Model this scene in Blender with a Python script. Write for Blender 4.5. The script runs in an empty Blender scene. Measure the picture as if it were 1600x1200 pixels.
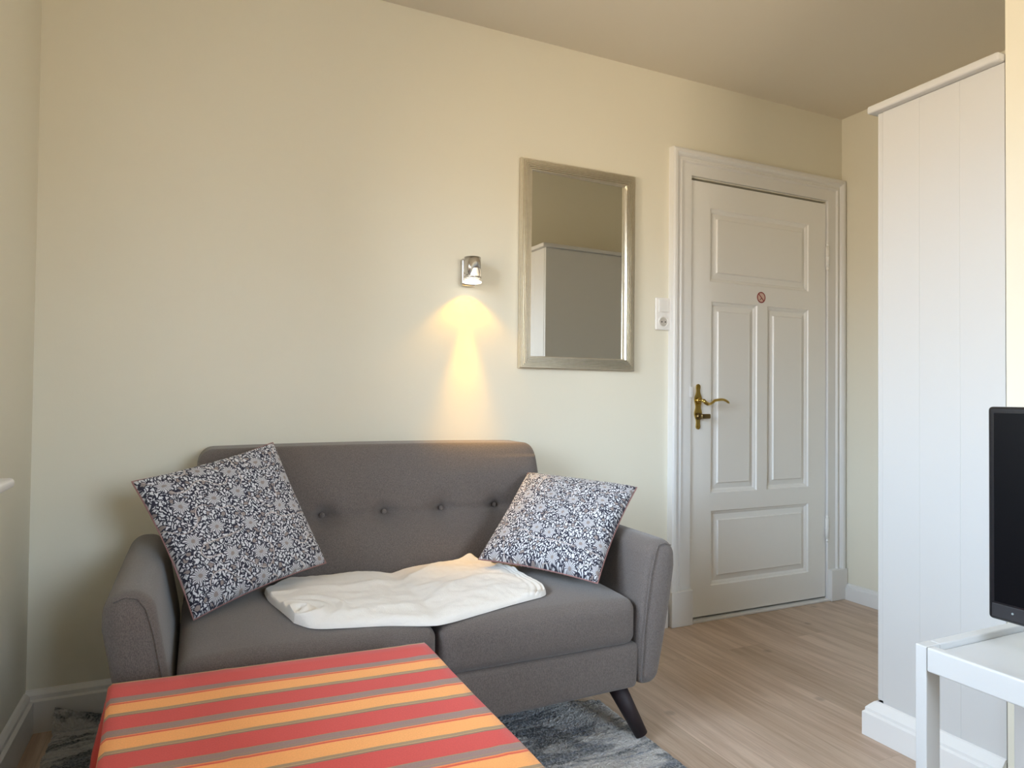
import bpy, bmesh, math, random
from math import sin, cos, pi, radians, sqrt, exp
from mathutils import Vector, Matrix, noise

random.seed(7)
scene = bpy.context.scene
col = scene.collection

# ------------------------------------------------------------------ camera
yaw, pitch, roll = radians(24.87), radians(1.057), radians(0.5735)
F = Vector((sin(yaw)*cos(pitch), cos(yaw)*cos(pitch), sin(pitch)))
R = Vector((cos(yaw), -sin(yaw), 0))
U = R.cross(F)
R2 = R*cos(roll) + U*sin(roll)
U2 = -R*sin(roll) + U*cos(roll)
cd = bpy.data.cameras.new('camera')
cam = bpy.data.objects.new('camera', cd)
col.objects.link(cam)
M = Matrix((R2, U2, -F)).transposed().to_4x4()
M.translation = Vector((0, 0, 1.01))
cam.matrix_world = M
cd.sensor_width = 36
cd.lens = 1052.3/1600*36
cd.clip_start = 0.02
scene.camera = cam

# ------------------------------------------------------------------ view
scene.view_settings.view_transform = 'Standard'
scene.view_settings.look = 'None'
scene.view_settings.exposure = 0.57
scene.view_settings.gamma = 1.0
scene.view_settings.use_curve_mapping = False

# ------------------------------------------------------------------ world: overcast sky above dark street
SKY = 15.0
w = bpy.data.worlds.new('world')
scene.world = w
w.use_nodes = True
nt = w.node_tree
nt.nodes.clear()
wo = nt.nodes.new('ShaderNodeOutputWorld')
bg = nt.nodes.new('ShaderNodeBackground')
tc = nt.nodes.new('ShaderNodeTexCoord')
sx = nt.nodes.new('ShaderNodeSeparateXYZ')
rp = nt.nodes.new('ShaderNodeValToRGB')
mr = nt.nodes.new('ShaderNodeMapRange')
mr.inputs['From Min'].default_value = -1
mr.inputs['From Max'].default_value = 1
nt.links.new(tc.outputs['Generated'], sx.inputs[0])
nt.links.new(sx.outputs['Z'], mr.inputs['Value'])
nt.links.new(mr.outputs['Result'], rp.inputs['Fac'])
nt.links.new(rp.outputs['Color'], bg.inputs['Color'])
nt.links.new(bg.outputs[0], wo.inputs[0])
bg.inputs['Strength'].default_value = SKY
e = rp.color_ramp.elements
e[0].position = 0.0;  e[0].color = (.47, .39, .28, 1)
e[1].position = 0.47; e[1].color = (.60, .50, .37, 1)
a = e.new(0.525); a.color = (.70, .68, .64, 1)
a = e.new(0.57); a.color = (.84, 1.03, 1.24, 1)
a = e.new(1.0);  a.color = (.78, .98, 1.22, 1)

def area(name, loc, direction, sx_, sy_, power, color, portal=False):
    l = bpy.data.lights.new(name, 'AREA')
    l.shape = 'RECTANGLE'; l.size = sx_; l.size_y = sy_
    l.energy = power; l.color = color
    if portal: l.cycles.is_portal = True
    o = bpy.data.objects.new(name, l)
    o.location = loc
    o.rotation_euler = Vector(direction).to_track_quat('-Z', 'Y').to_euler()
    col.objects.link(o)
    return o

WY0, WY1, WZ0, WZ1 = 0.42, 1.70, 0.83, 2.12       # window opening in the left wall
XL = -0.4535
FX0, FX1, FZ0, FZ1 = .70, 1.80, 1.0, 2.18          # unseen window added behind the camera for fill light
area('fill_window_portal', ((FX0+FX1)/2, -1.9-.20, (FZ0+FZ1)/2), (0, 1, 0), FX1-FX0, FZ1-FZ0, 1, (1, 1, 1), portal=True)  # portal for the added fill window
area('window_portal', (XL-.14, (WY0+WY1)/2, (WZ0+WZ1)/2), (1, 0, 0), WZ1-WZ0, WY1-WY0, 1, (1, 1, 1), portal=True)

# ------------------------------------------------------------------ helpers
def tag(o, label=None, cat=None, group=None, kind=None):
    if label: o['label'] = label
    if cat: o['category'] = cat
    if group: o['group'] = group
    if kind: o['kind'] = kind
    return o

def link_mesh(name, bm, mat, parent=None, smooth=True, recalc=True):
    me = bpy.data.meshes.new(name)
    if recalc: bmesh.ops.recalc_face_normals(bm, faces=bm.faces)
    bm.to_mesh(me); bm.free()
    if smooth:
        me.polygons.foreach_set('use_smooth', [True]*len(me.polygons))
    if isinstance(mat, (list, tuple)):
        for m in mat: me.materials.append(m)
    else: me.materials.append(mat)
    o = bpy.data.objects.new(name, me)
    col.objects.link(o)
    if parent: o.parent = parent; o.matrix_parent_inverse = Matrix.Translation(-parent.location)
    return o

def empty(name, loc, label, cat, group=None):
    o = bpy.data.objects.new(name, None)
    o.location = loc; o.empty_display_size = .05
    col.objects.link(o)
    return tag(o, label, cat, group)

def box(bm, x0, x1, y0, y1, z0, z1, bevel=0, seg=2):
    r = bmesh.ops.create_cube(bm, size=1, matrix=Matrix.Translation(((x0+x1)/2, (y0+y1)/2, (z0+z1)/2)) @ Matrix.Diagonal((x1-x0, y1-y0, z1-z0, 1)))
    if bevel:
        es = list({ed for v in r['verts'] for ed in v.link_edges})
        bmesh.ops.bevel(bm, geom=es, offset=bevel, segments=seg, affect='EDGES', profile=.5)

def box_obj(name, dims, mat, parent=None, bevel=0.0, seg=2):
    bm = bmesh.new()
    box(bm, *dims, bevel=bevel, seg=seg)
    return link_mesh(name, bm, mat, parent, smooth=False)

def axis(a, b, r, n, k=5):
    out = [a + r*(1-cos(pi/2*i/k)) for i in range(k)] if r > 0 else [a]
    mid = [a+r+(b-a-2*r)*i/n for i in range(n+1)]
    end = [b - r*(1-cos(pi/2*i/k)) for i in range(k)][::-1] if r > 0 else [b]
    if r > 0: return out[:]+mid+end[:]
    return mid

def soft_box(bm, x0, x1, y0, y1, z0, z1, r, nx=8, ny=8, nz=4, fn=None, k=5):
    """box with rounded edges, subdivided faces; fn deforms each vertex"""
    X, Y, Z = axis(x0, x1, r, nx, k), axis(y0, y1, r, ny, k), axis(z0, z1, r, nz, k)
    vs = {}
    def V(i, j, l):
        key = (i, j, l)
        if key in vs: return vs[key]
        p = Vector((X[i], Y[j], Z[l]))
        c = Vector((min(max(p.x, x0+r), x1-r), min(max(p.y, y0+r), y1-r), min(max(p.z, z0+r), z1-r)))
        d = p-c
        if d.length > 1e-9: p = c + d.normalized()*r
        if fn: p = Vector(fn(p))
        vs[key] = bm.verts.new(p)
        return vs[key]
    I, J, L = len(X)-1, len(Y)-1, len(Z)-1
    def f(*q):
        try: bm.faces.new([V(*a) for a in q])
        except ValueError: pass
    for i in range(I):
        for j in range(J):
            f((i, j, 0), (i, j+1, 0), (i+1, j+1, 0), (i+1, j, 0)); f((i, j, L), (i+1, j, L), (i+1, j+1, L), (i, j+1, L))
    for i in range(I):
        for l in range(L):
            f((i, 0, l), (i+1, 0, l), (i+1, 0, l+1), (i, 0, l+1)); f((i, J, l), (i, J, l+1), (i+1, J, l+1), (i+1, J, l))
    for j in range(J):
        for l in range(L):
            f((0, j, l), (0, j, l+1), (0, j+1, l+1), (0, j+1, l)); f((I, j, l), (I, j+1, l), (I, j+1, l+1), (I, j, l+1))

def tube(bm, pts, rad, n=10, cap=True):
    pts = [Vector(p) for p in pts]
    rads = rad if isinstance(rad, (list, tuple)) else [rad]*len(pts)
    rings = []; prev = None
    for i, p in enumerate(pts):
        t = (pts[min(i+1, len(pts)-1)] - pts[max(i-1, 0)]).normalized()
        if prev is None:
            prev = t.orthogonal().normalized()
        u = (prev - t*prev.dot(t)).normalized(); prev = u
        v = t.cross(u)
        rings.append([bm.verts.new(p + (u*cos(2*pi*k/n)+v*sin(2*pi*k/n))*rads[i]) for k in range(n)])
    for a, b in zip(rings, rings[1:]):
        for k in range(n):
            bm.faces.new((a[k], a[(k+1) % n], b[(k+1) % n], b[k]))
    if cap:
        bm.faces.new(rings[0][::-1]); bm.faces.new(rings[-1])

def loop_tube(bm, pts, rad, n=6):
    pts = [Vector(p) for p in pts]; N = len(pts); rings = []
    for i, p in enumerate(pts):
        t = (pts[(i+1) % N]-pts[i-1]).normalized()
        u = t.cross(Vector((0, 1, 0))).normalized(); v = t.cross(u)
        rings.append([bm.verts.new(p+(u*cos(2*pi*k/n)+v*sin(2*pi*k/n))*rad) for k in range(n)])
    for i in range(N):
        a, b = rings[i], rings[(i+1) % N]
        for k in range(n):
            bm.faces.new((a[k], a[(k+1) % n], b[(k+1) % n], b[k]))

def lathe(bm, prof, n=32, center=(0, 0, 0), ang=(0, 2*pi)):
    """prof: (radius, z) list, around z"""
    full = abs(ang[1]-ang[0]-2*pi) < 1e-6
    m = n if full else n+1
    rings = []
    for r, z in prof:
        rings.append([bm.verts.new((center[0]+r*cos(ang[0]+(ang[1]-ang[0])*k/n), center[1]+r*sin(ang[0]+(ang[1]-ang[0])*k/n), center[2]+z)) for k in range(m)])
    for a, b in zip(rings, rings[1:]):
        for k in range(n):
            k2 = (k+1) % m
            bm.faces.new((a[k], a[k2], b[k2], b[k]))

def prism_y(bm, pts, y0, y1):
    """polygon in xz extruded along y"""
    a = [bm.verts.new((p[0], y0, p[1])) for p in pts]
    b = [bm.verts.new((p[0], y1, p[1])) for p in pts]
    bm.faces.new(a); bm.faces.new(b[::-1])
    n = len(pts)
    for i in range(n):
        bm.faces.new((a[i], b[i], b[(i+1) % n], a[(i+1) % n]))

def nz(x, y, z, s=1.0):
    return noise.noise(Vector((x*s, y*s, z*s)))

# ------------------------------------------------------------------ materials
def S(c):
    """sRGB 0-255 to linear"""
    return tuple(((v/255)/12.92 if v/255 <= .04045 else ((v/255+.055)/1.055)**2.4) for v in c)+(1,)

def mat(name, color, rough=.5, metal=0, bump=None, bump_str=.1, spec=.5, emit=None, emit_s=0, sheen=0, var=0, bdist=.002):
    m = bpy.data.materials.new(name); m.use_nodes = True
    n = m.node_tree; b = n.nodes['Principled BSDF']
    b.inputs['Base Color'].default_value = color
    b.inputs['Roughness'].default_value = rough
    b.inputs['Metallic'].default_value = metal
    b.inputs['Specular IOR Level'].default_value = spec
    if sheen:
        b.inputs['Sheen Weight'].default_value = sheen
    if emit:
        b.inputs['Emission Color'].default_value = emit
        b.inputs['Emission Strength'].default_value = emit_s
    t = n.nodes.new('ShaderNodeTexCoord')
    ns = n.nodes.new('ShaderNodeTexNoise')
    ns.inputs['Scale'].default_value = bump or 40
    ns.inputs['Detail'].default_value = 3
    n.links.new(t.outputs['Object'], ns.inputs['Vector'])
    if bump:
        bp = n.nodes.new('ShaderNodeBump')
        bp.inputs['Strength'].default_value = bump_str
        bp.inputs['Distance'].default_value = bdist
        n.links.new(ns.outputs['Fac'], bp.inputs['Height'])
        n.links.new(bp.outputs['Normal'], b.inputs['Normal'])
    if var:
        hs = n.nodes.new('ShaderNodeMix'); hs.data_type = 'RGBA'
        hs.inputs['A'].default_value = tuple(c*(1-var) for c in color[:3])+(1,)
        hs.inputs['B'].default_value = tuple(min(1, c*(1+var)) for c in color[:3])+(1,)
        n.links.new(ns.outputs['Fac'], hs.inputs['Factor'])
        n.links.new(hs.outputs['Result'], b.inputs['Base Color'])
    return m

class NB:
    """node building shorthand"""
    def __init__(s, name, rough=.9):
        s.m = bpy.data.materials.new(name); s.m.use_nodes = True
        s.t = s.m.node_tree; s.b = s.t.nodes['Principled BSDF']
        s.b.inputs['Roughness'].default_value = rough
    def n(s, typ, **kw):
        o = s.t.nodes.new(typ)
        for k, v in kw.items():
            if hasattr(o, k) and not k[0].isupper(): setattr(o, k, v)
            else: o.inputs[k.replace('_', ' ')].default_value = v
        return o
    def l(s, a, b): s.t.links.new(a, b)
    def math(s, op, a, b=None, c=None, clamp=False):
        o = s.t.nodes.new('ShaderNodeMath'); o.operation = op; o.use_clamp = clamp
        for i, v in enumerate((a, b, c)):
            if v is None: continue
            if isinstance(v, (int, float)): o.inputs[i].default_value = v
            else: s.l(v, o.inputs[i])
        return o.outputs[0]
    def mix(s, f, a, b):
        o = s.t.nodes.new('ShaderNodeMix'); o.data_type = 'RGBA'
        for k, v in (('Factor', f), ('A', a), ('B', b)):
            if isinstance(v, (int, float, tuple)): o.inputs[k].default_value = v
            else: s.l(v, o.inputs[k])
        return o.outputs['Result']
    def smooth(s, v, a, b):
        o = s.t.nodes.new('ShaderNodeMapRange'); o.interpolation_type = 'SMOOTHSTEP'
        s.l(v, o.inputs['Value']); o.inputs['From Min'].default_value = a; o.inputs['From Max'].default_value = b
        return o.outputs['Result']
    def bump(s, h, strength=.3, dist=.002):
        o = s.t.nodes.new('ShaderNodeBump'); o.inputs['Strength'].default_value = strength; o.inputs['Distance'].default_value = dist
        s.l(h, o.inputs['Height']); s.l(o.outputs[0], s.b.inputs['Normal'])

m_wall = mat('cream_wall_paint', S((233, 228, 211)), .85, bump=180, bump_str=.12, spec=.2, bdist=.001)
m_ceil = mat('ceiling_paint', S((226, 218, 202)), .9, bump=150, bump_str=.1, spec=.2, bdist=.001)
m_trim = mat('white_gloss_paint', S((232, 231, 229)), .35, bump=30, bump_str=.08)
m_door = mat('white_door_lacquer', S((244, 243, 240)), .38, bump=25, bump_str=.08)
m_ward = mat('white_panel', S((206, 205, 203)), .45, bump=60, bump_str=.04)
m_white = mat('white_lacquer_stand', S((214, 213, 211)), .35)
m_plastic = mat('white_switch_plastic', S((240, 238, 234)), .3)
m_brass = mat('brass', (.55, .40, .12, 1), .25, 1, bump=90, bump_str=.15)
m_brass_d = mat('dark_brass', (.22, .16, .07, 1), .3, 1)
m_chrome = mat('brushed_chrome', (.62, .60, .58, 1), .22, 1)
m_black = mat('black_screen', (.003, .003, .004, 1), .35, spec=.12)
m_bezel = mat('black_bezel', (.012, .012, .014, 1), .25)
m_darkwood = mat('dark_stained_wood', S((36, 25, 29)), .6, bump=60, bump_str=.1)
m_hole = mat('dark_gap', (.02, .018, .015, 1), .9)
m_mirror = mat('mirror_glass', (.80, .80, .76, 1), .015, 1)
m_green = mat('indicator', S((160, 170, 170)), .4)
m_bulb = mat('glowing_halogen', (1, .9, .7, 1), .3, emit=(1, .82, .5, 1), emit_s=2.5)
m_disc = mat('glowing_glass', (1, .95, .85, 1), .1, emit=(1, .92, .78, 1), emit_s=1.6)

def frame_metal():
    k = NB('champagne_silver_frame', .28)
    k.b.inputs['Metallic'].default_value = .85
    k.b.inputs['Base Color'].default_value = (.60, .55, .45, 1)
    tcn = k.n('ShaderNodeTexCoord')
    ns = k.n('ShaderNodeTexNoise', Scale=60.0, Detail=4.0)
    k.l(tcn.outputs['Object'], ns.inputs['Vector'])
    k.l(k.mix(ns.outputs['Fac'], (.66, .61, .50, 1), (.80, .76, .66, 1)), k.b.inputs['Base Color'])
    return k.m
m_frame = frame_metal()

def fabric(name, base, light):
    k = NB(name, .95)
    k.b.inputs['Specular IOR Level'].default_value = .15
    k.b.inputs['Sheen Weight'].default_value = .25
    k.b.inputs['Sheen Roughness'].default_value = .6
    tcn = k.n('ShaderNodeTexCoord')
    ns = k.n('ShaderNodeTexNoise', Scale=420.0, Detail=2.0)
    k.l(tcn.outputs['Object'], ns.inputs['Vector'])
    mp = k.n('ShaderNodeMapping'); mp.inputs['Scale'].default_value = (900, 900, 160)
    k.l(tcn.outputs['Object'], mp.inputs['Vector'])
    n2 = k.n('ShaderNodeTexNoise', Scale=1.0, Detail=1.0); k.l(mp.outputs[0], n2.inputs['Vector'])
    f = k.math('MULTIPLY', k.math('ADD', ns.outputs['Fac'], n2.outputs['Fac']), .5)
    k.l(k.mix(k.smooth(f, .36, .64), base, light), k.b.inputs['Base Color'])
    k.bump(f, .5, .0012)
    return k.m
m_sofa = fabric('taupe_grey_fabric', S((92, 84, 80)), S((115, 106, 101)))
m_piping = mat('dusty_pink_piping', S((150, 112, 108)), .8)

def floral():
    k = NB('navy_floral_print', .9)
    k.b.inputs['Specular IOR Level'].default_value = .1
    k.b.inputs['Sheen Weight'].default_value = .15
    uv = k.n('ShaderNodeUVMap')
    P = uv.outputs[0]
    dn = k.n('ShaderNodeTexNoise', Scale=30.0, Detail=1.0); k.l(P, dn.inputs['Vector'])
    dv = k.n('ShaderNodeVectorMath', operation='MULTIPLY_ADD')
    k.l(dn.outputs['Color'], dv.inputs[0]); dv.inputs[1].default_value = (.045, .045, 0); k.l(P, dv.inputs[2])
    W = dv.outputs[0]
    dv2 = k.n('ShaderNodeVectorMath', operation='MULTIPLY_ADD'); k.l(dn.outputs['Color'], dv2.inputs[0]); dv2.inputs[1].default_value = (.022, .022, 0); k.l(P, dv2.inputs[2]); W2 = dv2.outputs[0]
    # small leaves: elongated voronoi cells in two directions, navy outlines
    def leaves(scale, rot, thr0, thr1, stretch):
        mp = k.n('ShaderNodeMapping'); mp.inputs['Rotation'].default_value = (0, 0, rot); mp.inputs['Scale'].default_value = (stretch, 1, 1)
        k.l(W, mp.inputs['Vector'])
        v = k.n('ShaderNodeTexVoronoi', voronoi_dimensions='2D', feature='DISTANCE_TO_EDGE', Scale=scale); k.l(mp.outputs[0], v.inputs['Vector'])
        return k.smooth(v.outputs['Distance'], thr0, thr1)
    l1 = leaves(27, .8, .14, .20, 1.9)
    l2 = leaves(27, -.7, .14, .20, 1.9)
    sel = k.n('ShaderNodeTexNoise', Scale=26.0, Detail=0.0); k.l(P, sel.inputs['Vector'])
    s_ = k.smooth(sel.outputs['Fac'], .46, .54)
    lf = k.mix(s_, l1, l2)
    # taupe-filled larger leaves
    v2 = k.n('ShaderNodeTexVoronoi', voronoi_dimensions='2D', feature='F1', Scale=11.0, Randomness=.8); k.l(W, v2.inputs['Vector'])
    d2 = v2.outputs['Distance']
    inner = k.smooth(d2, .15, .12); ring = k.smooth(d2, .20, .18)
    # flowers
    v3 = k.n('ShaderNodeTexVoronoi', voronoi_dimensions='2D', feature='F1', Scale=4.7, Randomness=.5); k.l(W2, v3.inputs['Vector'])
    sub = k.n('ShaderNodeVectorMath', operation='SUBTRACT')
    sc = k.n('ShaderNodeVectorMath', operation='SCALE'); k.l(P, sc.inputs[0]); sc.inputs['Scale'].default_value = 6.6
    k.l(W2, sub.inputs[0]); k.l(v3.outputs['Position'], sub.inputs[1])
    sp = k.n('ShaderNodeSeparateXYZ'); k.l(sub.outputs[0], sp.inputs[0])
    ang = k.math('ARCTAN2', sp.outputs[1], sp.outputs[0])
    pet = k.math('MULTIPLY_ADD', k.math('COSINE', k.math('MULTIPLY', ang, 7)), .045, .235)
    dist = v3.outputs['Distance']
    fl = k.smooth(k.math('SUBTRACT', pet, dist), -.01, .02)
    flo = k.smooth(k.math('SUBTRACT', pet, dist), -.045, -.025)
    stripe = k.smooth(k.math('COSINE', k.math('MULTIPLY', ang, 21)), -.5, .3)
    core = k.smooth(dist, .075, .05)
    vein = k.smooth(k.math('ABSOLUTE', k.math('SUBTRACT', k.n('ShaderNodeTexNoise').outputs['Fac'], .5)), .05, .02)
    # vines
    vn = k.n('ShaderNodeTexNoise', Scale=5.0, Detail=0.0); k.l(P, vn.inputs['Vector'])
    vine = k.smooth(k.math('ABSOLUTE', k.math('SUBTRACT', vn.outputs['Fac'], .5)), .012, .006)
    navy = S((52, 52, 66)); white = S((214, 215, 219)); taupe = S((150, 138, 134)); mid = S((112, 108, 114))
    c = k.mix(lf, navy, white)
    c = k.mix(ring, c, navy)
    c = k.mix(inner, c, taupe)
    c = k.mix(vine, c, S((190, 180, 176)))
    c = k.mix(flo, c, navy)
    c = k.mix(fl, c, k.mix(stripe, mid, white))
    c = k.mix(core, c, taupe)
    k.l(c, k.b.inputs['Base Color'])
    wv = k.n('ShaderNodeTexNoise', Scale=300.0); k.l(P, wv.inputs['Vector'])
    k.bump(wv.outputs['Fac'], .2, .001)
    return k.m
m_floral = floral()

def wood_floor():
    k = NB('grey_oak_laminate', .42)
    tcn = k.n('ShaderNodeTexCoord')
    sp = k.n('ShaderNodeSeparateXYZ'); k.l(tcn.outputs['Object'], sp.inputs[0])
    cb = k.n('ShaderNodeCombineXYZ'); k.l(sp.outputs[1], cb.inputs[0]); k.l(sp.outputs[0], cb.inputs[1])
    br = k.n('ShaderNodeTexBrick', Scale=1.0, Mortar_Size=.0006, Mortar_Smooth=.3, Brick_Width=1.29, Row_Height=.193)
    br.offset = .37
    br.inputs['Color1'].default_value = (.0, .0, .0, 1); br.inputs['Color2'].default_value = (1, 1, 1, 1); br.inputs['Mortar'].default_value = (.5, .5, .5, 1)
    k.l(cb.outputs[0], br.inputs['Vector'])
    mp = k.n('ShaderNodeMapping'); mp.inputs['Scale'].default_value = (1.3, 14, 1); k.l(cb.outputs[0], mp.inputs['Vector'])
    off = k.n('ShaderNodeVectorMath', operation='MULTIPLY_ADD'); k.l(br.outputs['Color'], off.inputs[0]); off.inputs[1].default_value = (7, 3, 5); k.l(mp.outputs[0], off.inputs[2])
    g = k.n('ShaderNodeTexNoise', Scale=1.6, Detail=7.0, Roughness=.6, Distortion=.6); k.l(off.outputs[0], g.inputs['Vector'])
    mp2 = k.n('ShaderNodeMapping'); mp2.inputs['Scale'].default_value = (6, 160, 1); k.l(cb.outputs[0], mp2.inputs['Vector'])
    g2 = k.n('ShaderNodeTexNoise', Scale=1.0, Detail=3.0); k.l(mp2.outputs[0], g2.inputs['Vector'])
    base = k.mix(k.smooth(g.outputs['Fac'], .3, .7), S((190, 168, 149)), S((220, 202, 186)))
    base = k.mix(k.math('MULTIPLY', k.smooth(g2.outputs['Fac'], .45, .7), .22), base, S((145, 127, 111)))
    tint = k.mix(br.outputs['Color'], S((225, 218, 208)), S((255, 250, 246)))
    mu = k.n('ShaderNodeMix', data_type='RGBA', blend_type='MULTIPLY'); mu.inputs['Factor'].default_value = 1
    k.l(base, mu.inputs['A']); k.l(tint, mu.inputs['B'])
    # knots
    vk = k.n('ShaderNodeTexVoronoi', voronoi_dimensions='2D', Scale=1.7); k.l(cb.outputs[0], vk.inputs['Vector'])
    mpk = k.smooth(vk.outputs['Distance'], .04, .01)
    c = k.mix(k.math('MULTIPLY', mpk, .35), mu.outputs['Result'], S((90, 74, 62)))
    c = k.mix(k.math('MULTIPLY', br.outputs['Fac'], .45), c, S((120, 104, 90)))
    k.l(c, k.b.inputs['Base Color'])
    k.bump(g2.outputs['Fac'], .12, .0008)
    return k.m
m_floor = wood_floor()

def rug_mat():
    k = NB('blue_grey_abstract_pile', 1.0)
    k.b.inputs['Specular IOR Level'].default_value = .05
    k.b.inputs['Sheen Weight'].default_value = .3
    tcn = k.n('ShaderNodeTexCoord')
    mp = k.n('ShaderNodeMapping'); mp.inputs['Scale'].default_value = (1.6, 5.5, 0); mp.inputs['Rotation'].default_value = (0, 0, -.1)
    k.l(tcn.outputs['Object'], mp.inputs['Vector'])
    a = k.n('ShaderNodeTexNoise', Scale=1.5, Detail=4.0, Roughness=.65, Distortion=1.2); k.l(mp.outputs[0], a.inputs['Vector'])
    mp2 = k.n('ShaderNodeMapping'); mp2.inputs['Scale'].default_value = (8, 60, 0); k.l(tcn.outputs['Object'], mp2.inputs['Vector'])
    b = k.n('ShaderNodeTexNoise', Scale=1.0, Detail=3.0); k.l(mp2.outputs[0], b.inputs['Vector'])
    f = k.n('ShaderNodeTexNoise', Scale=160.0, Detail=2.0); k.l(tcn.outputs['Object'], f.inputs['Vector'])
    c = k.mix(k.smooth(a.outputs['Fac'], .44, .54), S((84, 90, 94)), S((208, 206, 203)))
    c = k.mix(k.math('MULTIPLY', k.smooth(b.outputs['Fac'], .5, .62), .5), c, S((118, 128, 146)))
    c = k.mix(k.math('MULTIPLY', k.smooth(f.outputs['Fac'], .4, .65), .35), c, S((225, 225, 228)))
    k.l(c, k.b.inputs['Base Color'])
    k.bump(f.outputs['Fac'], 1.0, .012)
    return k.m
m_rug = rug_mat()

def cloth_mat():
    k = NB('striped_red_orange_cotton', .9)
    k.b.inputs['Specular IOR Level'].default_value = .15
    k.b.inputs['Sheen Weight'].default_value = .15
    uv = k.n('ShaderNodeUVMap')
    sp = k.n('ShaderNodeSeparateXYZ'); k.l(uv.outputs[0], sp.inputs[0])
    wob = k.n('ShaderNodeTexNoise', Scale=9.0, Detail=1.0); k.l(uv.outputs[0], wob.inputs['Vector'])
    y = k.math('ADD', sp.outputs[1], k.math('MULTIPLY', k.math('SUBTRACT', wob.outputs['Fac'], .5), .006))
    t = k.math('DIVIDE', k.math('SUBTRACT', 1.312, y), .1355)
    t = k.math('FRACT', k.math('ADD', t, 10))
    far = k.math('GREATER_THAN', y, 1.3945)
    t = k.math('MULTIPLY', t, k.math('SUBTRACT', 1, far))
    hem = k.math('COMPARE', y, 1.4625, .0025)
    t = k.math('ADD', t, k.math('MULTIPLY', hem, .96))
    r = k.n('ShaderNodeValToRGB'); r.color_ramp.interpolation = 'CONSTANT'
    red = S((214, 82, 74)); grey = S((158, 128, 120)); org = S((252, 174, 102)); rl = S((226, 96, 66)); tan = S((168, 140, 106))
    st = [(0, red), (.375, tan), (.39, grey), (.50, tan), (.515, grey), (.55, S((240, 140, 84))), (.575, rl), (.612, org), (.895, tan), (.955, S((200, 160, 116))), (.97, S((150, 118, 96)))]
    el = r.color_ramp.elements
    el[0].position = 0; el[0].color = st[0][1]
    el[1].position = st[1][0]; el[1].color = st[1][1]
    for p, c in st[2:]:
        q = el.new(p); q.color = c
    k.l(t, r.inputs['Fac'])
    wv = k.n('ShaderNodeTexNoise', Scale=380.0, Detail=2.0); k.l(uv.outputs[0], wv.inputs['Vector'])
    mu = k.n('ShaderNodeMix', data_type='RGBA', blend_type='MULTIPLY'); mu.inputs['Factor'].default_value = .6
    k.l(r.outputs['Color'], mu.inputs['A']); k.l(k.mix(wv.outputs['Fac'], (.72, .72, .72, 1), (1.2, 1.2, 1.2, 1)), mu.inputs['B'])
    k.l(mu.outputs['Result'], k.b.inputs['Base Color'])
    k.bump(wv.outputs['Fac'], .2, .0008)
    return k.m
m_cloth = cloth_mat()
m_blanket = mat('cream_fleece', S((236, 232, 226)), 1.0, bump=260, bump_str=.5, spec=.05, sheen=.3, bdist=.002)

# ------------------------------------------------------------------ the room shell
XR, D, ZC, YF = 3.0025, 2.435, 2.464, -1.9
PX, PY = 1.867, 1.028                    # solid block (bathroom) right of the camera
def struct(name, dims, m, bevel=0):
    return tag(box_obj(name, dims, m, bevel=bevel), kind='structure')
struct('floor', (XL-.3, XR+.15, YF-.15, D+.15, -.1, 0), m_floor)
struct('ceiling', (XL-.3, XR+.15, YF-.15, D+.15, ZC, ZC+.1), m_ceil)
struct('wall_right', (XR, XR+.15, PY-.02, D+.15, 0, ZC), m_wall)
bm = bmesh.new()
box(bm, XL-.3, FX0, YF-.15, YF, 0, ZC); box(bm, FX1, PX, YF-.15, YF, 0, ZC); box(bm, FX0, FX1, YF-.15, YF, 0, FZ0); box(bm, FX0, FX1, YF-.15, YF, FZ1, ZC)
tag(link_mesh('wall_front', bm, m_wall, smooth=False), kind='structure')
struct('wall_corner', (PX, XR+.15, YF-.15, PY, 0, ZC), m_wall)
# back wall with door opening
DX0, DX1, DZ = 2.017, 2.883, 2.010
bm = bmesh.new()
box(bm, XL-.3, DX0-.004, D, D+.15, 0, ZC); box(bm, DX1+.004, XR+.15, D, D+.15, 0, ZC); box(bm, DX0-.004, DX1+.004, D, D+.15, DZ+.008, ZC)
tag(link_mesh('wall_back', bm, m_wall, smooth=False), kind='structure')
# left wall with deep window reveal
bm = bmesh.new()
box(bm, XL-.3, XL, YF-.15, WY0, 0, ZC); box(bm, XL-.3, XL, WY1, D+.15, 0, ZC)
box(bm, XL-.3, XL, WY0, WY1, 0, WZ0); box(bm, XL-.3, XL, WY0, WY1, WZ1, ZC)
tag(link_mesh('wall_left', bm, m_wall, smooth=False), kind='structure')

# window frame, two casements, glass, sill
m_glass = bpy.data.materials.new('window_glass'); m_glass.use_nodes = True
g = m_glass.node_tree; g.nodes.clear()
go = g.nodes.new('ShaderNodeOutputMaterial'); gt = g.nodes.new('ShaderNodeBsdfTransparent'); gg = g.nodes.new('ShaderNodeBsdfGlossy'); gm = g.nodes.new('ShaderNodeMixShader'); gf = g.nodes.new('ShaderNodeFresnel')
gg.inputs['Roughness'].default_value = .02
g.links.new(gf.outputs[0], gm.inputs[0]); g.links.new(gt.outputs[0], gm.inputs[1]); g.links.new(gg.outputs[0], gm.inputs[2]); g.links.new(gm.outputs[0], go.inputs[0])
wx = XL-.09
bm = bmesh.new()
for a, b in ((WY0, WY0+.05), (WY1-.05, WY1)): box(bm, wx-.03, wx+.03, a, b, WZ0, WZ1, .004)
for a, b in ((WZ0, WZ0+.05), (WZ1-.05, WZ1)): box(bm, wx-.03, wx+.03, WY0+.05, WY1-.05, a, b, .004)
wn = tag(link_mesh('window_1', bm, m_trim, smooth=False), kind='structure')
mid = (WY0+WY1)/2
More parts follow.
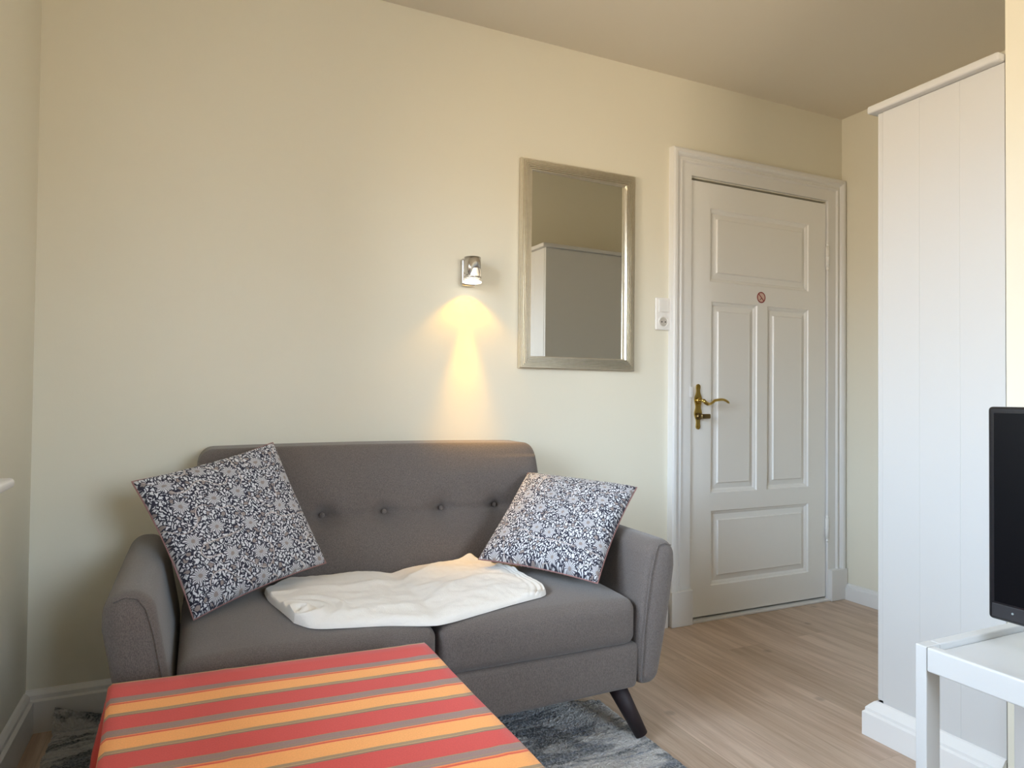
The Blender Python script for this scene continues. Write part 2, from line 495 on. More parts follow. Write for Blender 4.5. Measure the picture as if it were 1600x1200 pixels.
for a, b in ((WY0+.05, mid), (mid, WY1-.05)):
    bm = bmesh.new()
    box(bm, wx-.02, wx+.035, a+.002, a+.045, WZ0+.05, WZ1-.05, .003); box(bm, wx-.02, wx+.035, b-.045, b-.002, WZ0+.05, WZ1-.05, .003)
    box(bm, wx-.02, wx+.035, a+.045, b-.045, WZ0+.05, WZ0+.10, .003); box(bm, wx-.02, wx+.035, a+.045, b-.045, WZ1-.10, WZ1-.05, .003)
    c = link_mesh('casement', bm, m_trim, wn, smooth=False)
    bm = bmesh.new(); box(bm, wx, wx+.004, a+.045, b-.045, WZ0+.10, WZ1-.10)
    link_mesh('pane', bm, m_glass, c, smooth=False)
bm = bmesh.new()
box(bm, XL-.055, -.362, WY0-.08, 1.795, .800, .822, .009, 4)
box(bm, XL, -.395, WY0-.05, 1.765, .780, .800, .006, 3)
box(bm, XL, -.425, WY0-.05, 1.765, .745, .780, .008, 3)
link_mesh('window_sill', bm, m_trim, wn, smooth=False)

bm = bmesh.new()
for a, b in ((FX0, FX0+.05), (FX1-.05, FX1), ((FX0+FX1)/2-.03, (FX0+FX1)/2+.03)): box(bm, a, b, YF-.11, YF-.05, FZ0, FZ1, .004)
for a, b in ((FZ0, FZ0+.05), (FZ1-.05, FZ1)): box(bm, FX0+.051, FX1-.051, YF-.11, YF-.05, a, b, .004)
w2 = tag(link_mesh('added_fill_window', bm, m_trim, smooth=False), kind='structure')  # invented window, put in only to let fill daylight reach the back wall
bm = bmesh.new(); box(bm, FX0+.05, FX1-.05, YF-.08, YF-.076, FZ0+.05, FZ1-.05); link_mesh('pane', bm, m_glass, w2, smooth=False)
bm = bmesh.new(); box(bm, FX0-.06, FX1+.06, YF-.05, YF+.06, FZ0-.022, FZ0-.001, .006, 3); link_mesh('window_sill', bm, m_trim, w2, smooth=False)

# baseboards: profile swept along a straight run
def baseboard(name, p0, p1, nrm, h, th, cap=.03):
    prof = [(0, 0), (th, 0), (th, h-cap), (th*.62, h-cap*.85), (th*.62, h-cap*.45), (th*.3, h-cap*.12), (0, h)]
    bm = bmesh.new()
    rings = []
    for p in (p0, p1):
        rings.append([bm.verts.new((p[0]+nrm[0]*d, p[1]+nrm[1]*d, z)) for d, z in prof])
    a, b = rings; n = len(prof)
    bm.faces.new(a); bm.faces.new(b[::-1])
    for i in range(n): bm.faces.new((a[i], b[i], b[(i+1) % n], a[(i+1) % n]))
    return tag(link_mesh(name, bm, m_trim, smooth=False), kind='structure')
baseboard('baseboard_back', (XL, D), (1.885, D), (0, -1), .122, .024)
baseboard('baseboard_left', (XL, YF), (XL, D-.0245), (1, 0), .122, .024)
baseboard('baseboard_right', (XR, PY), (XR, D-.005), (-1, 0), .08, .022, .02)
baseboard('baseboard_corridor', (2.62, PY), (XR-.023, PY), (0, 1), .08, .022, .02)
baseboard('baseboard_front', (XL+.025, YF), (PX-.025, YF), (0, 1), .1, .022)
baseboard('baseboard_side', (PX, YF+.001), (PX, .88), (-1, 0), .1, .02)

# ------------------------------------------------------------------ door
def casing():
    # profile: (distance outward from opening edge, protrusion)
    prof = [(0, 0), (0, .016), (.052, .016), (.058, .024), (.064, .024), (.069, .018), (.078, .018), (.084, .027), (.092, .034), (.104, .034), (.112, .030), (.115, 0)]
    bm = bmesh.new()
    path = [(DX0-.006, 0, -1, 0), (DX0-.006, DZ+.012, -1, 1), (DX1+.002, DZ+.012, 1, 1), (DX1+.002, 0, 1, 0)]
    rings = []
    for x, z, ox, oz in path:
        rings.append([bm.verts.new((x+ox*d, D-h, z+oz*d)) for d, h in prof])
    for a, b in zip(rings, rings[1:]):
        for i in range(len(prof)):
            j = (i+1) % len(prof)
            bm.faces.new((a[i], a[j], b[j], b[i]))
    bm.faces.new(rings[0]); bm.faces.new(rings[-1][::-1])
    box(bm, DX1+.003, DX1+.116, D-.040, D, 0, .155, .003)          # plinth blocks
    box(bm, DX0-.122, DX0-.007, D-.040, D, 0, .155, .003)
    return tag(link_mesh('trim_1', bm, m_trim, smooth=False), kind='structure')
casing()
struct('trim_2', (DX0-.003, DX1+.003, D-.030, D+.12, 0, .009), m_trim, .002)     # threshold
bm = bmesh.new()
box(bm, DX0-.003, DX1+.003, D+.05, D+.14, .009, DZ+.007)
tag(link_mesh('wall_behind_door', bm, m_hole, smooth=False), kind='structure')

def door_leaf():
    bm = bmesh.new()
    x0, x1, z0, z1 = DX0+.002, DX1-.002, .018, DZ-.004
    yf = D-.004
    pans = [(2.130, 2.760, 1.550, 1.888), (2.138, 2.420, .575, 1.458), (2.484, 2.760, .575, 1.458), (2.141, 2.761, .151, .492)]
    xs = sorted({x0, x1} | {p[0] for p in pans} | {p[1] for p in pans}); zs = sorted({z0, z1} | {p[2] for p in pans} | {p[3] for p in pans})
    cache = {}
    def V(x, z, y=yf):
        k = (round(x, 5), round(z, 5), round(y, 5))
        if k not in cache: cache[k] = bm.verts.new((x, y, z))
        return cache[k]
    for a, b in zip(xs, xs[1:]):
        for c, d in zip(zs, zs[1:]):
            mx, mz = (a+b)/2, (c+d)/2
            if any(p[0] < mx < p[1] and p[2] < mz < p[3] for p in pans): continue
            bm.faces.new((V(a, c), V(b, c), V(b, d), V(a, d)))
    for p in pans:
        rect = [x for x in xs if p[0] <= x <= p[1]]; rz = [z for z in zs if p[2] <= z <= p[3]]
        steps = [(.0, 0), (.004, .006), (.012, .009), (.018, .014), (.042, .009), (.046, .002), (.052, .0025)]
        prev = None
        for ins, dep in steps:
            cs = [V(p[0]+ins, p[2]+ins, yf+dep), V(p[1]-ins, p[2]+ins, yf+dep), V(p[1]-ins, p[3]-ins, yf+dep), V(p[0]+ins, p[3]-ins, yf+dep)]
            if prev:
                for i in range(4): bm.faces.new((prev[i], prev[(i+1) % 4], cs[(i+1) % 4], cs[i]))
            prev = cs
        bm.faces.new(prev)
    # sides and back
    yb = D+.036
    f = [V(x0, z0), V(x1, z0), V(x1, z1), V(x0, z1)]; b = [V(x0, z0, yb), V(x1, z0, yb), V(x1, z1, yb), V(x0, z1, yb)]
    for i in range(4): bm.faces.new((f[i], b[i], b[(i+1) % 4], f[(i+1) % 4]))
    bm.faces.new(b)
    return tag(link_mesh('door_1', bm, m_door, smooth=False, recalc=False), kind='structure')
door = door_leaf()
# lever handle on a long scalloped brass plate
def arc_profile():
    pts = []
    n = 60
    for i in range(n+1):
        t = i/n; z = .868+.207*t
        wv = .0150 + .0040*cos(t*2*pi*3) + .0025*cos(t*2*pi*1 + pi)
        e_ = min(1, sqrt(max(0, 1-abs(2*t-1)**7)))
        pts.append((wv*e_ if i not in (0, n) else .001, z))
    return pts
bm = bmesh.new()
pr = arc_profile()
poly = [(2.060+w_, z) for w_, z in pr]+[(2.060-w_, z) for w_, z in reversed(pr)]
prism_y(bm, poly, D-.011, D-.0045)
tube(bm, [(2.060, D-.010, 1.062), (2.060, D-.014, 1.062)], .004, 10); tube(bm, [(2.060, D-.010, .880), (2.060, D-.014, .880)], .004, 10)
plate = link_mesh('handle_plate', bm, m_brass, door, smooth=False)
bm = bmesh.new()
tube(bm, [(2.060, D-.010, 1.0), (2.060, D-.018, 1.0)], .0135, 16)
tube(bm, [(2.060, D-.018, 1.0), (2.060, D-.048, 1.0)], .0075, 12)
pts = []
for i in range(25):
    t = i/24
    x = 2.054+.150*t
    z = 1.0 + (-.016*sin(pi*min(1, t/.42)) if t < .42 else .005*sin(pi*(t-.42)/.58)) - (.012*((t-.72)/.28)**2 if t > .72 else 0)
    pts.append((x, D-.052, z))
tube(bm, pts, [.0085 if i < 5 else (.0050+.0015*sin(pi*i/24)) for i in range(24)]+[.002], 10)
link_mesh('lever_handle', bm, m_brass, door)
bm = bmesh.new()
tube(bm, [(2.060, D-.010, .928), (2.060, D-.022, .928)], .015, 16)
tube(bm, [(2.060, D-.022, .928), (2.060, D-.040, .928)], .007, 12)
soft_box(bm, 2.048, 2.100, D-.050, D-.038, .918, .940, .0055, 3, 2, 2)
tag(link_mesh('key_knob', bm, m_brass_d, door), 'darker brass turning knob below the lever')
box_obj('strike_plate', (DX0-.012, DX0+.003, D-.020, D-.0165, 1.015, 1.062), m_trim, door, .001)
for zc in (1.735, .36):
    bm = bmesh.new()
    tube(bm, [(DX1-.001, D-.014, zc-.052), (DX1-.001, D-.014, zc+.052)], .0085, 12)
    tube(bm, [(DX1-.001, D-.014, zc+.052), (DX1-.001, D-.014, zc+.062), (DX1-.001, D-.014, zc+.068)], [.006, .007, .003], 10)
    tube(bm, [(DX1-.001, D-.014, zc-.052), (DX1-.001, D-.014, zc-.062), (DX1-.001, D-.014, zc-.068)], [.006, .007, .003], 10)
    tube(bm, [(DX1-.001, D-.014, zc-.003), (DX1-.001, D-.014, zc+.003)], .0098, 12)
    link_mesh('hinge', bm, m_door, door)
# no-smoking sticker
def sticker():
    m_st = mat('sticker_film', S((226, 196, 186)), .4); m_red = mat('sticker_red', S((150, 44, 44)), .4); m_cig = mat('sticker_grey', S((70, 50, 46)), .4)
    cx, cz, y = 2.443, 1.498, D-.0055
    bm = bmesh.new(); tube(bm, [(cx, y+.001, cz), (cx, y, cz)], .0265, 40); s0 = link_mesh('no_smoking_sticker', bm, m_st, door, smooth=False)
    tag(s0, 'small round no smoking sticker with red ring')
    bm = bmesh.new()
    n = 48; a = []; b = []
    for k in range(n):
        c_, s_ = cos(2*pi*k/n), sin(2*pi*k/n)
        a.append(bm.verts.new((cx+.0265*c_, y-.0006, cz+.0265*s_))); b.append(bm.verts.new((cx+.0215*c_, y-.0006, cz+.0215*s_)))
    for k in range(n): bm.faces.new((a[k], a[(k+1) % n], b[(k+1) % n], b[k]))
    d = Vector((1, 0, -1)).normalized()*.0225; p = Vector((1, 0, 1)).normalized()*.0024; c0 = Vector((cx, y-.0006, cz))
    bm.faces.new([bm.verts.new(v) for v in (c0-d-p, c0+d-p, c0+d+p, c0-d+p)])
    link_mesh('prohibition_ring', bm, m_red, s0, smooth=False)
    bm = bmesh.new()
    d = Vector((1, 0, .55)).normalized(); p = Vector((-.55, 0, 1)).normalized()*.0016; c1 = Vector((cx, y-.0004, cz-.004))
    bm.faces.new([bm.verts.new(v) for v in (c1-d*.011-p-Vector((0, 0, .004)), c1+d*.006-p, c1+d*.006+p, c1-d*.011+p-Vector((0, 0, .004)))])
    bm.faces.new([bm.verts.new(v) for v in (c1+Vector((.004, 0, -.002)), c1+Vector((.011, 0, -.009)), c1+Vector((.013, 0, -.007)), c1+Vector((.006, 0, .001)))])
    link_mesh('cigarette_symbol', bm, m_cig, s0, smooth=False)
sticker()

# ------------------------------------------------------------------ light switch with socket
sw = empty('light_switch', (1.860, D, 1.383), 'white double wall plate with rocker switch above a round socket, left of the door frame', 'switch')
bm = bmesh.new(); soft_box(bm, 1.819, 1.901, D-.012, D-.0005, 1.311, 1.455, .006, 2, 1, 4)
link_mesh('cover_plate', bm, m_plastic, sw)
box_obj('rocker', (1.833, 1.888, D-.017, D-.0115, 1.390, 1.445), m_plastic, sw, .002)
bm = bmesh.new()
cx, cz = 1.860, 1.347
for (r0, y0, r1, y1) in ((.0275, D-.0125, .0275, D-.0165), (.0275, D-.0165, .0215, D-.0165), (.0215, D-.0165, .0195, D-.0125)):
    n = 32
    a = [bm.verts.new((cx+r0*cos(2*pi*k/n), y0, cz+r0*sin(2*pi*k/n))) for k in range(n)]; b = [bm.verts.new((cx+r1*cos(2*pi*k/n), y1, cz+r1*sin(2*pi*k/n))) for k in range(n)]
    for k in range(n): bm.faces.new((a[k], a[(k+1) % n], b[(k+1) % n], b[k]))
so = link_mesh('socket', bm, m_plastic, sw, smooth=False)
bm = bmesh.new()
tube(bm, [(cx, D-.0122, cz), (cx, D-.0135, cz)], .0195, 32)
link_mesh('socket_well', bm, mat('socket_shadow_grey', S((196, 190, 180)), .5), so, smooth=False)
bm = bmesh.new()
for dx in (-.0095, .0095): tube(bm, [(cx+dx, D-.0130, cz), (cx+dx, D-.0142, cz)], .0030, 12)
link_mesh('socket_hole', bm, m_hole, so, smooth=False)

# ------------------------------------------------------------------ mirror
mi = empty('wall_mirror', (1.4255, D, 1.124), 'rectangular wall mirror in a wide ribbed champagne silver frame', 'mirror')
mx0, mx1, mz0, mz1 = 1.151, 1.700, 1.124, 1.968
fw = .050
bm = bmesh.new()
prof = [(0, 0), (0, .016)]
for i in range(7):
    a = .003+i*(fw-.006)/7; h = .018+.010*sin(pi*(i+.5)/7*.8+.3)
    prof += [(a, h-.0050), (a+.0012, h), (a+(fw-.006)/7-.0014, h)]
prof += [(fw-.003, .016), (fw, .012), (fw, 0)]
rings = []
for (x, z, ix, iz) in ((mx0, mz0, 1, 1), (mx1, mz0, -1, 1), (mx1, mz1, -1, -1), (mx0, mz1, 1, -1)):
    rings.append([bm.verts.new((x+ix*d, D-.004-h, z+iz*d)) for d, h in prof])
for k in range(4):
    a, b = rings[k], rings[(k+1) % 4]
    for i in range(len(prof)):
        j = (i+1) % len(prof); bm.faces.new((a[i], a[j], b[j], b[i]))
link_mesh('mirror_frame', bm, m_frame, mi, smooth=False)
MT_YAW, MT_TILT = radians(1.3), radians(0.0)
bm = bmesh.new()
box(bm, -(mx1-mx0)/2+fw-.002, (mx1-mx0)/2-fw+.002, -.002, .002, -(mz1-mz0)/2+fw-.002, (mz1-mz0)/2-fw+.002)
bmesh.ops.transform(bm, matrix=Matrix.Translation(((mx0+mx1)/2, D-.011, (mz0+mz1)/2)) @ Matrix.Rotation(MT_YAW, 4, 'Z') @ Matrix.Rotation(MT_TILT, 4, 'X'), verts=bm.verts)
link_mesh('mirror_glass', bm, m_mirror, mi, smooth=False)

# ------------------------------------------------------------------ wall lamp
LX, LYc = .930, D-.062
lamp = empty('wall_lamp', (LX, D, 1.435), 'small chrome wall spotlight shining warm light down the wall', 'lamp')
bm = bmesh.new(); soft_box(bm, LX-.030, LX+.030, D-.030, D-.0005, 1.432, 1.538, .012, 3, 1, 4)
link_mesh('wall_bracket', bm, m_chrome, lamp)
bm = bmesh.new()
n = 40; zt_, zb_ = 1.535, 1.462; r_ = .0315
top = []; bot = []
for k in range(n):
    a = 2*pi*k/n
    facing = max(0, cos(a+radians(75)))                 # arched cut-out towards the room
    zb2 = zb_ + .030*(max(0, 1-((1-facing)/.28)**2))**.5 if facing > .72 else zb_
    top.append((r_*cos(a), r_*sin(a), zt_)); bot.append((r_*cos(a)*1.02, r_*sin(a)*1.02, zb2))
def ringv(pts, s=1): return [bm.verts.new((LX+x*s, LYc+y*s, z)) for x, y, z in pts]
o_t, o_b, i_b, i_t = ringv(top), ringv(bot), ringv(bot, .95), ringv([(x, y, z-.002) for x, y, z in top], .95)
for A, B in ((o_t, o_b), (o_b, i_b), (i_b, i_t)):
    for k in range(n): bm.faces.new((A[k], A[(k+1) % n], B[(k+1) % n], B[k]))
bm.faces.new(o_t); bm.faces.new(i_t[::-1])
link_mesh('lamp_shade', bm, m_chrome, lamp)
bm = bmesh.new()
lathe(bm, [(.0315, .003), (.034, .003), (.034, -.003), (.0315, -.003), (.0315, .003)], 40, (LX, LYc, 1.458))
for a in (radians(60), radians(180), radians(300)):
    tube(bm, [(LX+.032*cos(a), LYc+.032*sin(a), 1.440), (LX+.032*cos(a), LYc+.032*sin(a), 1.475)], .0015, 6)
link_mesh('glass_ring', bm, m_chrome, lamp)
bm = bmesh.new(); lathe(bm, [(.001, .003), (.033, .003), (.036, 0), (.033, -.003), (.001, -.003)], 40, (LX, LYc, 1.441))
link_mesh('glass_disc', bm, m_disc, lamp)
bm = bmesh.new(); lathe(bm, [(.001, -.018), (.008, -.016), (.012, -.008), (.012, .006), (.008, .016), (.001, .018)], 20, (LX, LYc, 1.480))
link_mesh('bulb', bm, m_bulb, lamp)
def spot(name, loc, d, ang, power, blend, color, size=.01):
    l = bpy.data.lights.new(name, 'SPOT'); l.energy = power; l.spot_size = ang; l.spot_blend = blend; l.color = color; l.shadow_soft_size = size
    o = bpy.data.objects.new(name, l); o.location = loc
    o.rotation_euler = Vector(d).to_track_quat('-Z', 'Y').to_euler(); col.objects.link(o); o.parent = lamp; o.matrix_parent_inverse = Matrix.Translation(-lamp.location)
WARM = (1, .50, .0)
spot('lamp_beam', (LX, LYc, 1.432), (0, .10, -1), radians(112), 1.7, .45, WARM)
spot('lamp_room_beam', (LX, LYc, 1.432), (0, -.12, -1), radians(50), 20.0, 1.0, WARM)
spot('lamp_inner_beam', (LX, LYc, 1.432), (0, .13, -1), radians(32), 5.0, 1.0, WARM)

# ------------------------------------------------------------------ sofa
sofa = empty('sofa', (.567, 2.0, 0), 'taupe grey two-seat sofa with button-tufted back and splayed dark legs', 'sofa')
SCX = .567
SY0, SY1 = 1.640, 2.400
def rail_fn(p):
    x, y, z = p
    return (SCX+(x-SCX)*(1+.10*(z-.165)), y, z+.006*sin(pi*min(1, max(0, (x+.02)/1.18)))*(-1 if z < .2 else 0))
bm = bmesh.new(); soft_box(bm, -.046, 1.180, SY0+.004, SY1-.02, .160, .290, .018, 12, 6, 2, rail_fn)
link_mesh('base', bm, m_sofa, sofa)
# seat cushions
def make_seat(x0, x1, s):
    cx = (x0+x1)/2
    def fn(p):
        x, y, z = p
        u = (x-cx)/((x1-x0)/2); v = (y-SY0)/(2.18-SY0)
        if z > .36:
            z += .022*(1-u**4)*(1-(2*v-1)**4) + .010*v
        if y < 1.69: y -= .012*(1-u*u)*sin(pi*(z-.285)/.14) if .285 < z < .425 else 0
        z += .002*nz(x, y, s, 9)
        return (x, y, z)
    bm = bmesh.new(); soft_box(bm, x0, x1, SY0+.002, 2.185, .286, .418, .032, 14, 14, 4, fn, 6)
    return link_mesh('seat_cushion', bm, m_sofa, sofa)
make_seat(-.036, .562, 1); make_seat(.570, 1.174, 2)
# seams round the cushion fronts
for x0, x1 in ((-.036, .562), (.570, 1.174)):
    bm = bmesh.new()
    pts = []
    for i in range(25):
        t = i/24; x = x0+.02+(x1-x0-.04)*t; pts.append((x, SY0+.0145-.010*(1-(2*t-1)**2), .404))
    tube(bm, pts, .0016, 5)
    link_mesh('seam', bm, m_sofa, sofa)
# back with tufting
btn_x = [.155, .360, .565, .768, .972]
BZ = .622
def yface(z): return 2.150 + .085*(z-.43)/.40
def back_fn(p):
    x, y, z = p
    half = 1.0
    s = 1+(.50-min(z, .82))*.13                       # wider at the bottom
    front = (2.30-y)/.15
    if front > 0:
        fr = min(1, front)
        y = y + (yface(z)-2.150)*fr
        d = 0
        for bx in btn_x:
            r2 = ((x-bx)/.030)**2+((z-BZ)/.026)**2
            d += .026*exp(-r2)+.016*exp(-(((x-bx)/.055)**2+((z-BZ)/.05)**2))
        d += .010*exp(-((z-BZ)/.012)**2)
        d -= .012*exp(-((z-BZ-.11)/.075)**2) + .010*exp(-((z-BZ+.09)/.07)**2)
        y += d*fr
    else:
        y += .03*(z-.43)/.4
    z = z - .006*((x-SCX)/.56)**2 if z > .8 else z
    return (SCX+(x-SCX)*s, min(y, 2.428), z)
bm = bmesh.new(); soft_box(bm, SCX-.592, SCX+.592, 2.150, 2.395, .290, .846, .045, 120, 5, 64, back_fn, 7)
back = link_mesh('backrest', bm, m_sofa, sofa)
for bx in btn_x:
    bm = bmesh.new()
    bmesh.ops.create_uvsphere(bm, u_segments=16, v_segments=8, radius=.0085)
    for v in bm.verts: v.co.y *= .5
    yy = yface(BZ)+.0345
    bmesh.ops.translate(bm, verts=bm.verts, vec=(SCX+(bx-SCX)*(1+(.50-BZ)*.13), yy, BZ))
    link_mesh('button', bm, m_sofa, back)
# arms
def make_arm(sgn):
    def fn(p):
        x, y, z = p           # built for the right arm around x 1.17..1.27
        t = (z-.163)/.415
        inner = 1.176 + .042*max(0, t-.45)/.55
        outer = 1.250 + .066*min(1, t/.85) - .004*max(0, t-.85)/.15
        u = (x-1.17)/.10
        nx = inner+(outer-inner)*u
        yf_ = y - (.010*sin(pi*min(1, max(0, t))) if y < 1.70 else 0)
        z2 = z + .004*sin((y-1.6)*3)
        return (SCX+sgn*(nx-SCX), yf_, z2)
    bm = bmesh.new(); soft_box(bm, 1.17, 1.27, SY0-.008, 2.33, .160, .584, .044, 4, 12, 10, fn, 8)
    a = link_mesh('armrest', bm, m_sofa, sofa)
    # front panel seam
    bm = bmesh.new(); pts = []
    prof = [(.10, .18), (.10, .30), (.10, .42), (.11, .50), (.16, .548), (.30, .571), (.55, .576), (.78, .568), (.90, .545), (.93, .50), (.93, .40), (.93, .28), (.93, .18)]
    for u, z in prof[:8]:
        q = Vector(fn((1.17+.10*u, SY0-.008, z)))
        e_ = max(0, (z-.545))*.25 + (.004 if u < .12 else 0)
        pts.append((q.x, q.y+.002+e_, q.z))
    tube(bm, pts, .0016, 5)
    link_mesh('piping', bm, m_sofa, a)
make_arm(1); make_arm(-1)
for sx_ in (1, -1):
    for (yb_, yt_) in ((1.655, 1.700), (2.34, 2.30)):
        bm = bmesh.new()
        xt, xb = SCX+sx_*.560, SCX+sx_*.632
        tube(bm, [(xb, yb_, 0.0175 if (yb_ < 2 or sx_ < 0) else 0.0), (xt, yt_, .175)], [.0195, .0290], 20)
        tag(link_mesh('leg', bm, m_darkwood, sofa), 'tapered dark brown wooden leg')

# ------------------------------------------------------------------ rug
def rug():
    bm = bmesh.new()
    x0, x1, y0 = -.375, 1.222, .10
    NX, NY = 300, 330
    def yfar(x): return 2.450 - .53*max(0, (x-x0)/(x1-x0))
    grid = []
    for i in range(NX+1):
        row = []
        u = i/NX; x = x0+(x1-x0)*u
        for j in range(NY+1):
            v = j/NY; y = y0+(yfar(x)-y0)*v
            edge = min(1, min(u, 1-u)*(x1-x0)/.012, min(v, 1-v)*2/.012)
            h = .003+(.007+.004*nz(x, y, 0, 90)+.004*nz(x, y, 3, 220)+.002*nz(x, y, 5, 12))*edge
            wob = .004*nz(x*3, y*3, 1, 12)
            if y > 2.370: h += (y-2.370)*.9; y = 2.370+(y-2.370)*.3
            row.append(bm.verts.new((x+wob+random.uniform(-.0015, .0015), y+wob+random.uniform(-.0015, .0015), h)))
        grid.append(row)
    for i in range(NX):
        for j in range(NY):
            bm.faces.new((grid[i][j], grid[i+1][j], grid[i+1][j+1], grid[i][j+1]))
    # thin underside
    c = [bm.verts.new((a.co.x, a.co.y, .001)) for a in (grid[0][0], grid[NX][0], grid[NX][NY], grid[0][NY])]
    bm.faces.new(c[::-1])
    o = link_mesh('rug', bm, m_rug, smooth=True, recalc=False)
    tag(o, 'shaggy blue-grey and off-white abstract rug under the sofa and table', 'rug')
rug()

# ------------------------------------------------------------------ coffee table + striped cloth
TX0, TX1, TY0, TY1, TZ = -.138, .462, .56, 1.462, .456
tb = empty('coffee_table', (.162, 1.01, .016), 'low rectangular table hidden under the striped cloth', 'table')
box_obj('tabletop', (TX0+.055, TX1-.006, TY0+.035, TY1-.020, TZ-.035, TZ-.001), m_darkwood, tb, .003)
for a in (TX0+.06, TX1-.075):
    for b in (TY0+.05, TY1-.085):
        box_obj('leg', (a, a+.045, b, b+.045, .018, TZ-.035), m_darkwood, tb, .002)
def tablecloth():
    A, B = (TX1-TX0)/2+.002, (TY1-TY0)/2+.002; OV = .27
    cx, cy = (TX0+TX1)/2, (TY0+TY1)/2
    def ax(h):
        n = 34; out = [-h+2*h*i/n for i in range(n+1)]
        k = 16; o = [h+OV*(i/k) for i in range(1, k+1)]
        fine = [h+.004, h+.009]
        pos = sorted(set(o+fine)); return [-a for a in reversed(pos)]+out+pos
    X, Y = ax(A), ax(B)
    bm = bmesh.new(); uvl = bm.loops.layers.uv.new('uv'); uvs = {}
    rows = []
    def mp(a, b):
        oa, ob = max(0, abs(a)-A), max(0, abs(b)-B)
        sa, sb = (1 if a > 0 else -1), (1 if b > 0 else -1)
        x = max(-A, min(A, a)); y = max(-B, min(B, b)); z = TZ
        drop = max(oa, ob); other = min(oa, ob)
        r = .006
        def out(o): return r*sin(min(1, o/.01)*pi/2)
        if oa > 0:
            fl = out(oa)+.10*oa*(1-.4*oa) + .010*sin(b*16+sa)*min(1, oa/.12)
            x += sa*fl
        if ob > 0:
            fl = out(ob)+.05*ob + .010*sin(a*19+sb*2)*min(1, ob/.12)
            y += sb*fl
        if oa > 0 and ob > 0:
            x += sa*.03*min(oa, ob)*2; y += sb*.10*min(oa, ob)
            drop = max(oa, ob)+.25*min(oa, ob)
        z -= drop - (.004 if drop > .01 else drop*.4)
        x0_, y0_ = x, y
        x = x0_ + (.050 if x0_ < 0 else .050-.018*x0_/A)*(B-y0_) + (.0022*nz(y0_, 1, 4, 9) if x0_ > .2 else 0) + .013*(B-y0_)*(1 if x0_ < 0 else -1)*abs(x0_)/A
        y = y0_ - .048*(x0_+A) + .018 + .0018*nz(x0_, y0_, 3, 7)
        if drop == 0:
            z += .0012+.0010*nz(x, y, 0, 5)+.0018*exp(-((x-(A-.070)+.03*y)/.005)**2)-.0012*exp(-((x-(A-.082)+.03*y)/.006)**2)+.0012*exp(-((x-(A-.022)+.02*y)/.005)**2)+.0012*exp(-((x+.10+.02*y)/.005)**2)
        return Vector((cx+x, cy+y, z))
    for a in X:
        row = []
        for b in Y:
            v = bm.verts.new(mp(a, b)); uvs[v] = (cx+a, cy+b); row.append(v)
        rows.append(row)
    for i in range(len(X)-1):
        for j in range(len(Y)-1):
            f = bm.faces.new((rows[i][j], rows[i+1][j], rows[i+1][j+1], rows[i][j+1]))
            for l in f.loops: l[uvl].uv = uvs[l.vert]
    o = link_mesh('tablecloth', bm, m_cloth, recalc=False)
    md = o.modifiers.new('thickness', 'SOLIDIFY'); md.thickness = .0012; md.offset = 1
    tag(o, 'red, orange and grey striped cotton tablecloth draped over the low table', 'tablecloth')
tablecloth()

# ------------------------------------------------------------------ scatter cushions
def cushion(label, corners, puff, seed):
    """corners: TL, TR, BR, BL as seen from the front"""
    TL, TR, BR, BL = [Vector(c) for c in corners]
    c = (TL+TR+BR+BL)/4
    ex = ((TR+BR)/2-(TL+BL)/2); ez = ((TL+TR)/2-(BL+BR)/2)
    size = (ex.length+ez.length)/2
    nrm = ex.cross(ez).normalized()*-1
    if nrm.y > 0: nrm = -nrm
    root = empty('scatter_cushion', tuple(c), label, 'cushion', None)
    N = 60
    bm = bmesh.new(); uvl = bm.loops.layers.uv.new('uv')
    def P(s, t, side):
        # s,t in -1..1 ; edges pulled inward between corners
        k = .055
        s2 = s*(1-k*(1-t*t)); t2 = t*(1-k*(1-s*s))
        a, b = (s2+1)/2, (t2+1)/2
        p = (BL*(1-a)+BR*a)*(1-b)+(TL*(1-a)+TR*a)*b
        prof = (max(0, 1-s**2)*max(0, 1-t**2))**.36
        wr = .004*nz(s*2+seed, t*2, side, 1.7)*prof
        return p+nrm*(side*((puff if side > 0 else puff*.55)*prof+wr))
    for side in (1, -1):
        g_ = [[None]*(N+1) for _ in range(N+1)]
        for i in range(N+1):
            for j in range(N+1):
                s = -cos(pi*i/N)*.35+(-1+2*i/N)*.65; t = -cos(pi*j/N)*.35+(-1+2*j/N)*.65
                g_[i][j] = (bm.verts.new(P(s, t, side)), (s, t))
        for i in range(N):
            for j in range(N):
                q = (g_[i][j], g_[i+1][j], g_[i+1][j+1], g_[i][j+1])
                if side < 0: q = q[::-1]
                f = bm.faces.new([a[0] for a in q])
                for l, a in zip(f.loops, q): l[uvl].uv = ((a[1][0]+1)/2+seed*.37+side, (a[1][1]+1)/2+seed*.21)
    bmesh.ops.remove_doubles(bm, verts=bm.verts, dist=1e-5)
    cov = link_mesh('cover', bm, m_floral, root)
    bm = bmesh.new(); pts = []
    M_ = 40
    for (s0, t0, s1, t1) in ((-1, -1, 1, -1), (1, -1, 1, 1), (1, 1, -1, 1), (-1, 1, -1, -1)):
        for i in range(M_):
            u = i/M_; pts.append(P(s0+(s1-s0)*u, t0+(t1-t0)*u, 0))
    loop_tube(bm, pts, .0024, 8)
    tag(link_mesh('piping', bm, m_piping, root), 'dusty pink piping along the edges')
    return root
cushion('navy and white floral cushion leaning on the left arm of the sofa',
        [(-.160, 2.060, .772), (.207, 2.195, .860), (.352, 2.075, .505), (-.004, 1.880, .440)], .072, 0)
cushion('navy and white floral cushion leaning on the right arm of the sofa',
        [(1.073, 2.170, .735), (1.330, 1.870, .710), (1.072, 1.700, .462), (.815, 1.998, .490)], .070, 1)

